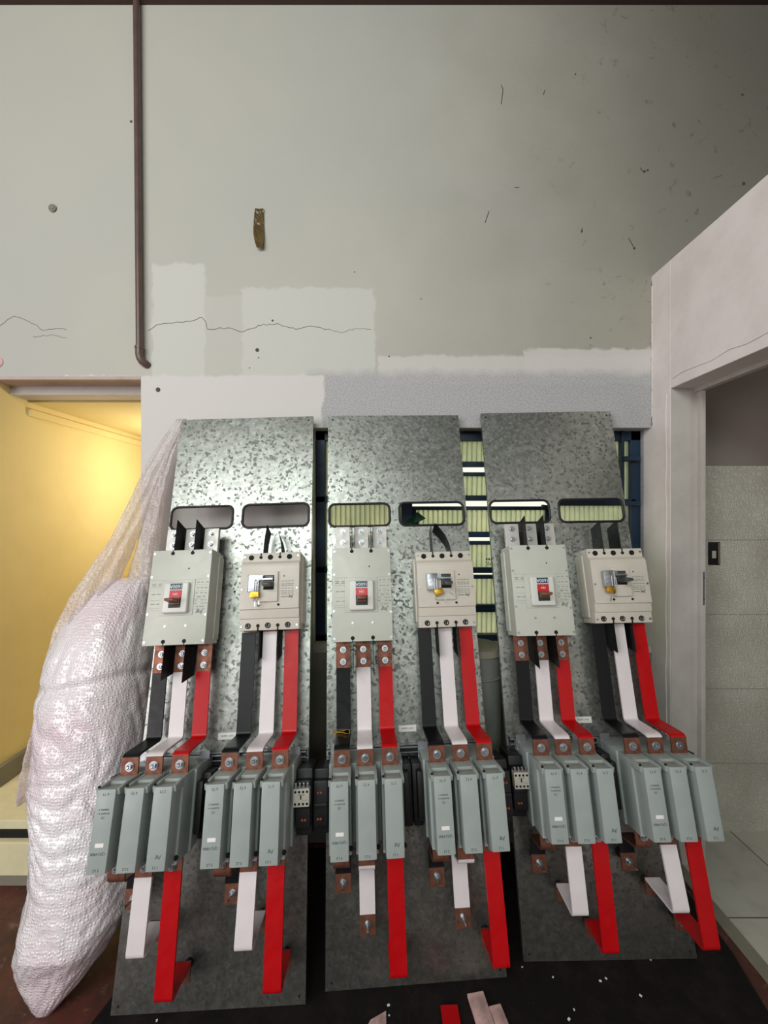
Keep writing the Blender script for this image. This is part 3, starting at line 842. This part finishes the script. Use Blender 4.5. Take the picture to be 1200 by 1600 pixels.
# ---- contactor, centred on its middle pole, local y = panel v, so origin v=0
def make_contactor(side):
    """side: +1 if its coil block with the small contact module stands on the right, -1 on the left"""
    r = empty('contactor', Matrix())
    b = B()
    b.prism([(.505, .02), (.468, .12), (.460, .155), (.676, .155), (.682, .12), (.682, .02)], -.118, .118, .002)
    for x in (-.0785, 0, .0785):
        b.prism([(.462, .14), (.458, .228), (.672, .228), (.676, .14)], x - .033, x + .033, .003)
    b.build('base', 'grey', r, 30)
    for i, x in enumerate((-.0785, 0, .0785)):
        b = B()
        b.prism([(.463, .215), (.468, .285), (.667, .285), (.660, .215)], x - .0262, x + .0262, .004)
        for s in (-1, 1):   # cheeks either side of the terminal well
            b.prism([(.650, .17), (.650, .275), (.667, .281), (.673, .240), (.676, .17)], x + s * .0285 - .0042, x + s * .0285 + .0042, .002)
        c = b.build('pole_cover', 'grey', r, 30)
        b = B(); b.prism([(.650, .16), (.650, .270), (.661, .270), (.669, .16)], x - .023, x + .023, .001); b.build('terminal_well', 'greyd', r)
        b = B(); b.cyl((x - .0285, .6665, .272), (x - .0285, .672, .274), .0036, 10); b.build('screw_hole', 'hole', r)
        b = B(); b.cyl((x + .031, .476, .2285), (x + .031, .476, .2315), .0065, 12); b.build('screw_hole', 'hole', r)
        b = B(); z = .2853
        b.text(('6 T3', '4 T2', '2 T1')[i], x, .655, z, .0095); b.text(('5 L3', '3 L2', '1 L1')[i], x, .478, z, .0095)
        if i == 0:
            b.text('CJX2-F800', x, .515, z, .0092); b.text('50/60Hz V', x, .618, z, .0066); b.text('IEC60947-4-1', x, .609, z, .0058); b.text('CE', x, .599, z, .0078)
        if i == 2: b.text('Jng', x + .006, .500, z, .0125, PI, .35)
        b.build('printed_text', 'ink', r)
        if i == 0:
            b = B(); b.box(x - .0105, x + .0125, .530, .5395, .2845, .2862, .0005); b.build('position_window', 'whiteink', r)
        bolt(r, x, .437, .1815, .0095, 'terminal_bolt')
    # magnet housings on both flanks
    for s in (-side,):
        b = B(); x0, x1 = sorted((s * .119, s * .150)); b.box(x0, x1, .475, .655, .0, .115, .006)
        b.box(min(s * .119, s * .138), max(s * .119, s * .138), .50, .64, .10, .15, .004); b.build('magnet_housing', 'blk', r, 40)
    b = B(); x0, x1 = sorted((side * .121, side * .170)); b.box(x0, x1, .472, .655, .0, .118, .005); b.box(x0 + .002, x1 - .002, .500, .628, .11, .145, .004)
    b.box(x0 + .004, x1 - .004, .553, .566, .14, .150, .002)
    cb = b.build('coil_block', 'blk', r, 40)
    b = B()
    for y in (.523, .595):
        for dx in (-.0045, .0045): b.cyl((side * .149 + dx, y, .143), (side * .149 + dx, y, .148), .0032, 8)
    b.build('coil_terminal', 'orange', cb)
    # strap brackets up to the rail
    for x in (-.103, .101):
        b = B(); b.bar([(.705, .056), (.664, .056), (.655, .06), (.650, .075), (.640, .075)], x - .017, x + .017, .003); br = b.build('bracket', 'brkt', r)
        bolt(br, x, .676, .058, .0075)
    return r


def make_module():
    r = empty('contact_module', Matrix())
    b = B(); b.box(-.024, .024, -.026, .022, .0, .030, .002); b.build('housing', 'cream2', r, 30)
    for i in range(4):
        x = -.018 + i * .012
        for y in (-.018, .014):
            b = B(); b.cyl((x, y, .029), (x, y, .0306), .0036, 10); b.build('terminal_hole', 'hole', r)
    b = B(); b.box(-.003, .001, -.006, .005, .029, .0306); b.build('indicator', 'hole', r)
    for i in range(4):
        x = -.018 + i * .012
        b = B(); b.box(x - .003, x + .003, .022, .036, .012, .024, .001); b.build('screw_tab', 'steel', r)
    b = B(); b.text('NC NO', 0, .0065, .0303, .006); b.box(.003, .02, -.008, -.0075, .03, .0304); b.build('printed_text', 'ink', r)
    return r


def arc(p0, pc, p1, n=4):
    """rounded corner points between p0 and p1 around pc (quadratic)"""
    out = []
    for i in range(n + 1):
        t = i / n; out.append(tuple((1 - t) ** 2 * a + 2 * t * (1 - t) * b_ + t * t * c for a, b_, c in zip(p0, pc, p1)))
    return out


def make_upper_bar(mat, big):
    r = empty('busbar', Matrix()); hw = .0248
    p = []
    top = .958 if big else 1.084
    p += [(top, .064 if big else .055)] + arc((.758, .054), (.746, .054), (.744, .066)) + arc((.733, .160), (.730, .184), (.722, .184))
    b = B(); b.bar(p, -hw, hw, .007); b.build('insulated_bar', mat, r, 35)
    if big:
        b = B(); b.bar([(1.062, .066), (.958, .064)], -.0255, .0255, .006); e = b.build('copper_end', 'cu', r)
        for y in (1.02, .979): bolt(e, 0, y, .0685, .009)
    b = B(); b.bar([(.724, .184), (.664, .180)], -.0255, .0255, .006); e = b.build('copper_end', 'cu', r)
    bolt(e, 0, .698, .186, .0105)
    return r


def stud(parent, y, w):
    b = B(); b.cyl((0, y, w), (0, y, w + .002), .012, 20); b.cyl((0, y, w + .002), (0, y, w + .004), .0085, 16); b.cyl((0, y, w + .004), (0, y, w + .012), .0085, 6)
    b.cyl((0, y, w + .012), (0, y, w + .045), .0042, 12); b.cyl((0, y, w + .045), (0, y, w + .048), .0042, 12, .002)
    return b.build('stud', 'steel', parent)


def insul(parent, y, w):
    b = B(); b.cyl((0, y, 0), (0, y, w - .004), .013, 6); return b.build('standoff', 'hole', parent)


def make_lower(kind, off=0):
    """kind: black | white_flat (foot low on plate) | white_fold | red"""
    r = empty('busbar', Matrix()); hw = .0245; W = .176
    F = .062
    if kind == 'black':
        b = B(); b.bar([(.468, W)] + arc((.418, W), (.404, W), (.402, W - .014)) + [(.396, F + .01)] + arc((.396, F + .006), (.395, F), (.388, F), 2), -hw, hw, .006); b.build('copper_end', 'cu', r, 35)
        b = B(); b.bar([(.390, F), (.338, F)], -hw, hw, .0075); b.build('insulated_bar', 'black', r)
        b = B(); b.bar([(.339, F), (.285, F)], -hw, hw, .006); e = b.build('copper_foot', 'cu', r); stud(r, .313, F + .003); insul(r, .313, F)
    elif kind == 'white_flat':
        b = B(); b.bar([(.468, W), (.404, W)], -hw, hw, .006); b.build('copper_end', 'cu', r)
        b = B(); b.bar(arc((.408, W + .0005), (.396, W), (.395, W - .014)) + [(.390, F + .014)] + arc((.389, F + .01), (.388, F), (.378, F), 3) + [(.226, F)], -hw, hw, .0075); b.build('insulated_bar', 'white', r, 35)
        b = B(); b.bar([(.227, F), (.172, F)], -hw, hw, .006); b.build('copper_foot', 'cu', r); stud(r, .200, F + .003); insul(r, .2, F)
    else:
        white = kind == 'white_fold'
        lo = (.228 if white else .126) + off; top = .412 if white else .424
        W2 = W + (.0 if white else -.010) + (off and .016)
        b = B(); b.bar([(.468, W), (top, W)], -hw, hw, .006); b.build('copper_end', 'cu', r)
        b = B(); b.bar([(top + .001, W)] + arc((lo + .012, W2), (lo, W2), (lo + .001, W2 - .012)) + [(lo + .018, F - .006)], -hw, hw, .0075); b.build('insulated_bar', 'white' if white else 'red', r, 35)
        b = B(); b.bar([(lo + .018, F - .006), (lo + .018, F - .010), (lo - .030, F - .012)], -hw, hw, .006); b.build('copper_foot', 'cu', r); insul(r, lo - .01, F - .012)
        bolt(r, 0, lo - .008, F - .009, .009)
    return r


# prototypes + placement -------------------------------------------------------
bigb = make_big_breaker(1); smallb = make_small_breaker()
for k in (1, 2, 3):
    place(bigb, k, (.136, 1.049, 0), 'grey 1600A circuit breaker with red ON dial on the %s panel' % PN[k], 'circuit breaker', '1600A circuit breakers')
    place(smallb, k, (.4485, 1.088, 0), 'cream circuit breaker with dark handle and padlock on the %s panel' % PN[k], 'circuit breaker', 'padlocked circuit breakers')
for k, sw in ((1, 0.0), (2, .35), (3, -.2)):
    p = make_padlock(sw); p.matrix_world = MX[k] @ T(.398, 1.250, .126)
    tag(p, {1: 'small silver and brass padlock hanging straight on the left panel breaker', 2: 'silver hasp with a twisted brass padlock and key on the middle panel breaker',
            3: 'silver hasp with brass padlock and keys on the right panel breaker'}[k], 'padlock', 'breaker padlocks')
place_bar = []
BL = {1: 'left', 2: 'middle', 3: 'right'}
for colr in ('black', 'white', 'red'):
    pb = make_upper_bar(colr, True); ps = make_upper_bar(colr, False)
    ub = {'black': .058, 'white': .137, 'red': .216}[colr]; us = {'black': .3665, 'white': .443, 'red': .5215}[colr]
    for k in (1, 2, 3):
        place(pb, k, (ub + (.006 if colr == 'black' else 0), 0, 0), '%s upper busbar bolted below the 1600A breaker of the %s panel' % (colr, BL[k]), 'busbar', 'upper busbars')
        place(ps, k, (us, 0, 0), '%s upper busbar below the padlocked breaker of the %s panel' % (colr, BL[k]), 'busbar', 'upper busbars')
con = {}
con[-1] = make_contactor(-1); con[1] = make_contactor(1); mod = make_module()
for k in (1, 2, 3):
    place(con[-1], k, (.1395, 0, 0), 'grey three-pole contactor with black sides, left one of the %s panel' % PN[k], 'contactor', 'grey contactors')
    place(con[1], k, (.4415, 0, 0), 'grey three-pole contactor with black sides, right one of the %s panel' % PN[k], 'contactor', 'grey contactors')
place(mod, 1, (.5865, .592, .1455), 'small white contact module on the right edge of the left panel', 'contact module', 'white contact modules')
place(mod, 3, (-.006, .600, .1455), 'small white contact module on the left edge of the right panel', 'contact module', 'white contact modules')
lb = make_lower('black'); lwf = make_lower('white_flat'); lw = make_lower('white_fold'); lr = make_lower('red')
lw2 = make_lower('white_fold', .012); lr2 = make_lower('red', .014)
for k in (1, 2, 3):
    for j, (x0, nm) in enumerate(((.0605, 'left'), (.3625, 'right'))):
        place(lb, k, (x0, 0, 0), 'short black lower busbar under the %s contactor of the %s panel' % (nm, PN[k]), 'busbar', 'lower busbars')
        if k == 2: place(lwf, k, (x0 + .076, 0, 0), 'white lower busbar with copper foot under the %s contactor of the middle panel' % nm, 'busbar', 'lower busbars')
        else: place((lw, lw2)[j], k, (x0 + .078 - .002 * j, 0, 0), 'white folded lower busbar under the %s contactor of the %s panel' % (nm, PN[k]), 'busbar', 'lower busbars')
        place((lr, lr2)[j], k, (x0 + (.162, .156)[j], 0, 0), 'long red lower busbar under the %s contactor of the %s panel' % (nm, PN[k]), 'busbar', 'lower busbars')
for o in (bigb, smallb, con[-1], con[1], mod, lb, lwf, lw, lr, lw2, lr2): pass

# barriers between the poles
specs = []
for k in (1, 2, 3):
    for j, u in enumerate((.1015, .1725)):
        nm = 'left' if j == 0 else 'right'
        barrier(k, u, 1.377, 1.488, .045, .140, '%s black divider sheet above the 1600A breaker of the %s panel' % (nm, PN[k]), 0, (0.0, 0, 0.0)[k - 1])
        barrier(k, u, 1.052, .945 + (0 if (k, j) != (1, 1) else -.01), .035, .132, '%s black divider sheet below the 1600A breaker of the %s panel' % (nm, PN[k]), (0, .0, .004)[k - 1], 0)
    for j, u in enumerate((.4125, .4805)):
        nm = 'left' if j == 0 else 'right'
        bend = {1: (.010, -.028), 2: (0, -.055), 3: (0.0, .0)}[k][j]; wd = {1: (.02, .088), 2: (.02, .095), 3: (.012, .095)}[k]
        if k == 2 and j == 0: wd = (.02, .085)
        barrier(k, u, 1.366, 1.472, wd[0], wd[1], '%s black divider sheet above the padlocked breaker of the %s panel' % (nm, PN[k]), 0, bend, flip=True)
        barrier(k, u, 1.09, .99, .02, .092, '%s black divider sheet below the padlocked breaker of the %s panel' % (nm, PN[k]), 0, 0, flip=True)

# support rails across each panel, small labels
b = B(); r = empty('support_rail', Matrix())
for (y0, y1) in ((.664, .690), (.634, .656)):
    b.box(.004, .576, y0, y1, .0, .003); b.box(.004, .576, y1 - .003, y1, .0, .036); b.box(.004, .576, y0, y0 + .003, .0, .036)
    b.box(.004, .576, y1 - .008, y1, .034, .036); b.box(.004, .576, y0, y0 + .006, .034, .036)
b.build('channel', 'brkt', r)
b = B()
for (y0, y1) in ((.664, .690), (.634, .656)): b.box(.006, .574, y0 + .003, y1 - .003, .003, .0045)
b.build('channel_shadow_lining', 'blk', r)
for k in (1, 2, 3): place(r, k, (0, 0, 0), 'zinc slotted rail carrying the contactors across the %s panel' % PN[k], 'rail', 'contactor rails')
r = empty('name_plate', Matrix()); b = B(); b.box(-.032, .032, -.011, .011, 0, .0015, .0005); b.build('plate', 'whiteink', r)
b = B(); b.text('HKMP 1 ATS', 0, 0, .0017, .008, 0); b.build('printed_text', 'ink', r)
for k in (1, 2, 3): place(r, k, (.293, .737, .0005), 'small white paper label stuck between the busbars of the %s panel' % PN[k], 'label', 'small white labels')
# safety pin / wire loop on the middle panel's black bar
b = B(); b.tube([(-.034, 0, 0), (-.012, .002, .004), (.004, .003, .004), (.014, .008, .006), (.024, .006, .006), (.026, -.004, .006), (.018, -.007, .006), (.006, -.003, .004), (-.012, -.002, .004), (-.034, -.003, 0)], .0018, 6)
tag(b.build('wire_clip', 'brass', mtx=MX[2] @ T(.060, .752, .072)), 'bent brass wire clip resting on the black busbar of the middle panel', 'clip')

# ------------------------------------------------------------------ bubble wrap bundle
def lerp_tab(tab, x):
    if x <= tab[0][0]: return tab[0][1]
    for (a, c), (d, e) in zip(tab, tab[1:]):
        if x <= d: return c + (e - c) * (x - a) / (d - a)
    return tab[-1][1]


LO = [(870, 165), (922, 118), (960, 88), (1008, 68), (1060, 58), (1099, 54), (1150, 48), (1198, 36), (1240, 38), (1303, 42), (1350, 40), (1393, 30), (1440, 24), (1480, 26), (1510, 34), (1540, 42), (1568, 50), (1600, 58)]
RO = [(900, 240), (1390, 215), (1430, 197), (1470, 172), (1520, 132), (1555, 100), (1583, 78), (1600, 72)]
root = empty('bubble_wrap_bundle', T(-1.04, 1.45, FL))
tag(root, 'big translucent bubble wrap bundle standing against the left panel', 'bubble wrap')
b = B(); NZ, NA = 150, 150; rings = []


def fit_section(cy, ry, ul, ur):
    # ellipse whose silhouette, seen from the camera's side, spans ul..ur
    XL = (ul - 600) * cy / 650; XR = (ur - 600) * cy / 650
    for _ in range(6):
        cx = (XL + XR) / 2; rx = (XR - XL) / 2; lo = 1e9
        for j in range(60):
            a = 2 * PI * j / 60; lo = min(lo, (cx + rx * math.cos(a)) / (cy + ry * math.sin(a)))
        XL += ((ul - 600) / 650 - lo) * cy * .8
    return XL


for i in range(NZ + 1):
    t = i / NZ; z = 1.24 * t
    pY = 1.24 + .315 * z; cy = pY + .085 - .05 * math.exp(-(z / .12) ** 2)
    ry = .19 * min(1, (.18 + z / .24)) * (1 if z < .85 else math.sqrt(max(.01, 1 - ((z - .85) / .41) ** 2)))
    v = 800 + 650 * (1.5 - z) / cy
    ul = lerp_tab(LO, v) + 7; ur = lerp_tab(RO, v)
    XR = (ur - 600) * cy / 650
    if z > .12: XR = min(XR, -.816 - .041 * z + .02)
    XL = fit_section(cy, ry, ul, (XR / cy) * 650 + 600)
    if z > .9: k = (z - .9) / .34; XL = XL + .07 * k * k; XR -= .01 * k
    cx = (XL + XR) / 2; rx = max(.02, (XR - XL) / 2); ring = []
    for j in range(NA):
        a = 2 * PI * j / NA; ca, sa = math.cos(a), math.sin(a)
        px = math.copysign(abs(ca) ** .88, ca); py = math.copysign(abs(sa) ** .88, sa)
        d = .012 * noise.noise(Vector((ca * 1.3, sa * 1.3, z * 3.0)))
        # long creases: upright in the middle, slanting across lower down
        ph = a * 7 + 6.5 * noise.noise(Vector((ca * 1.4, sa * 1.4, z * 3.0))) + z * 6
        w1 = math.exp(-((z - .80) / .16) ** 2); w2 = math.exp(-((z - .52) / .14) ** 2); w3 = math.exp(-((z - .2) / .2) ** 2)
        d += .007 * (abs(math.sin(ph)) ** .6 - .5) * (w1 + .3)
        ph2 = z * 62 + 2.2 * math.sin(a * 1.5 + 1) + 8 * noise.noise(Vector((ca * 1.5, sa * 1.5, z * 3)))
        d += .009 * (abs(math.sin(ph2)) ** .7 - .5) * (w2 + .45 * w3)
        d += .003 * noise.noise(Vector((ca * 7, sa * 7, z * 22)))
        d -= .012 * math.exp(-((z - .90 + .02 * math.sin(a * 2)) / .018) ** 2)
        d *= min(1, z / .06 + .2)
        ring.append(b.bm.verts.new((cx + (rx + d) * px + 1.04, cy + (ry + d) * py - 1.45, z)))
    rings.append(ring)
for i in range(NZ):
    for j in range(NA): b.bm.faces.new((rings[i][j], rings[i][(j + 1) % NA], rings[i + 1][(j + 1) % NA], rings[i + 1][j]))
b.bm.faces.new(rings[0][::-1]); b.bm.faces.new(rings[-1])
b.build('wrapped_bundle', 'wrap', root, 180)


def drape(tabL, tabR, yt, n=70, m=22, folds=5, amp=.010, name='draped_sheet'):
    """sheet between two outline polylines [(u,v,Y)...]"""
    b = B(); rows = []
    def samp(tab, t):
        f = t * (len(tab) - 1); i = min(int(f), len(tab) - 2); k = f - i
        return [tab[i][q] + (tab[i + 1][q] - tab[i][q]) * k for q in range(3)]
    for i in range(n + 1):
        t = i / n; A = samp(tabL, t); C = samp(tabR, t)
        row = []
        for j in range(m + 1):
            s = j / m; u_ = A[0] + (C[0] - A[0]) * s; v_ = A[1] + (C[1] - A[1]) * s; Y = A[2] + (C[2] - A[2]) * s
            wv = math.sin(s * PI * folds + t * 2.5 + 1.5 * noise.noise(Vector((s * 2, t * 5, 0)))) * amp * (.4 + t)
            bulge = -.035 * math.sin(s * PI) * min(1, t * 2)
            Y2 = Y + wv + bulge + .006 * noise.noise(Vector((s * 9, t * 22, 3)))
            row.append(b.bm.verts.new((UX(u_, Y) + 1.04 + .004 * noise.noise(Vector((s * 5, t * 14, 9))), Y2 - 1.45, VZ(v_, Y) - FL)))
        rows.append(row)
    for i in range(n):
        for j in range(m): b.bm.faces.new((rows[i][j], rows[i + 1][j], rows[i + 1][j + 1], rows[i][j + 1]))
    bmesh.ops.solidify(b.bm, geom=b.bm.faces[:], thickness=.003)
    return b.build(name, 'sheet', root, 180)


drape([(276, 655, 1.835), (250, 690, 1.82), (222, 737, 1.79), (196, 790, 1.76), (170, 845, 1.72), (140, 885, 1.68), (108, 930, 1.62), (80, 985, 1.58), (66, 1040, 1.56), (72, 1120, 1.58)],
      [(292, 654, 1.835), (270, 700, 1.82), (252, 745, 1.80), (236, 790, 1.77), (216, 838, 1.73), (198, 880, 1.69), (172, 930, 1.62), (166, 975, 1.56), (150, 1010, 1.57), (120, 1060, 1.60)], 0, folds=6)
drape([(268, 690, 1.825), (246, 745, 1.80), (226, 800, 1.77), (210, 860, 1.74), (196, 905, 1.70), (180, 940, 1.68), (170, 975, 1.68)],
      [(278, 690, 1.825), (263, 745, 1.80), (256, 800, 1.77), (250, 860, 1.74), (247, 905, 1.70), (246, 940, 1.70), (240, 975, 1.72)], 0, folds=4, amp=.007)
drape([(78, 1030, 1.66), (60, 1080, 1.56), (50, 1130, 1.47), (42, 1170, 1.43), (33, 1205, 1.42), (30, 1240, 1.42), (36, 1252, 1.42)],
      [(100, 1030, 1.66), (88, 1080, 1.56), (80, 1130, 1.50), (76, 1170, 1.48), (70, 1205, 1.46), (58, 1232, 1.44), (44, 1250, 1.43)], 0, n=40, m=12, folds=3, amp=.005, name='loose_flap')

# ------------------------------------------------------------------ offcuts and litter in the foreground
def offcut(x, y, yaw, ln, mat, label, lift=.0, roll=0, wd=.052):
    b = B(); b.box(-wd / 2, wd / 2, -ln, 0, 0, .010, .0012)
    o = b.build('busbar_offcut', mat, mtx=T(x, y, FL + .006 + lift) @ Matrix.Rotation(yaw, 4, 'Z') @ Matrix.Rotation(roll, 4, 'X'))
    return tag(o, label, 'busbar offcut', 'busbar offcuts on the floor')


offcut(.197, 1.262, .03, .30, 'red', 'red busbar offcut on the black mat below the middle panel')
offcut(.283, 1.292, .16, .34, 'pinkbar', 'white busbar offcut with red overspray, behind a smaller rounded one', .003, 0)
o = B().box(-.02, .02, -.2, 0, 0, .012, .005, 3).build('busbar_offcut', 'pinkbar', mtx=T(.335, 1.262, FL + .006) @ Matrix.Rotation(.2, 4, 'Z'))
tag(o, 'narrow pink-stained rounded offcut at the bottom right of the offcut group', 'busbar offcut', 'busbar offcuts on the floor')
b = B(); b.flat([(-.05, -.06), (.02, -.09), (.018, .0), (-.028, -.022)], 0, .003)
tag(b.build('paper_scrap', 'pinkbar', mtx=T(-.012, 1.252, FL + .006)), 'pale torn corner of card at the bottom edge below the middle panel', 'scrap')
random.seed(21)
for (u_, v_) in [(816, 1514), (853, 1502), (864, 1530), (938, 1536), (947, 1532), (963, 1501), (1016, 1502), (1001, 1559), (897, 1581), (889, 1596), (607, 1574), (608, 1590), (245, 1598)]:
    Y = (1.5 - FL) * 650 / (v_ - 800)
    b = B(); s = random.uniform(.0015, .003); b.box(-s, s, -s * 1.4, s * 1.4, 0, .0015, mtx=Matrix.Rotation(random.random() * 3, 4, 'Z'))
    tag(b.build('paint_flake', 'whiteink', mtx=T(UX(u_, Y), Y, FL + .0062)), 'tiny white flake lying on the black rubber sheet', 'flake', 'white flakes on the mat')
for o in bpy.data.objects:
    if '_used' in o: del o['_used']
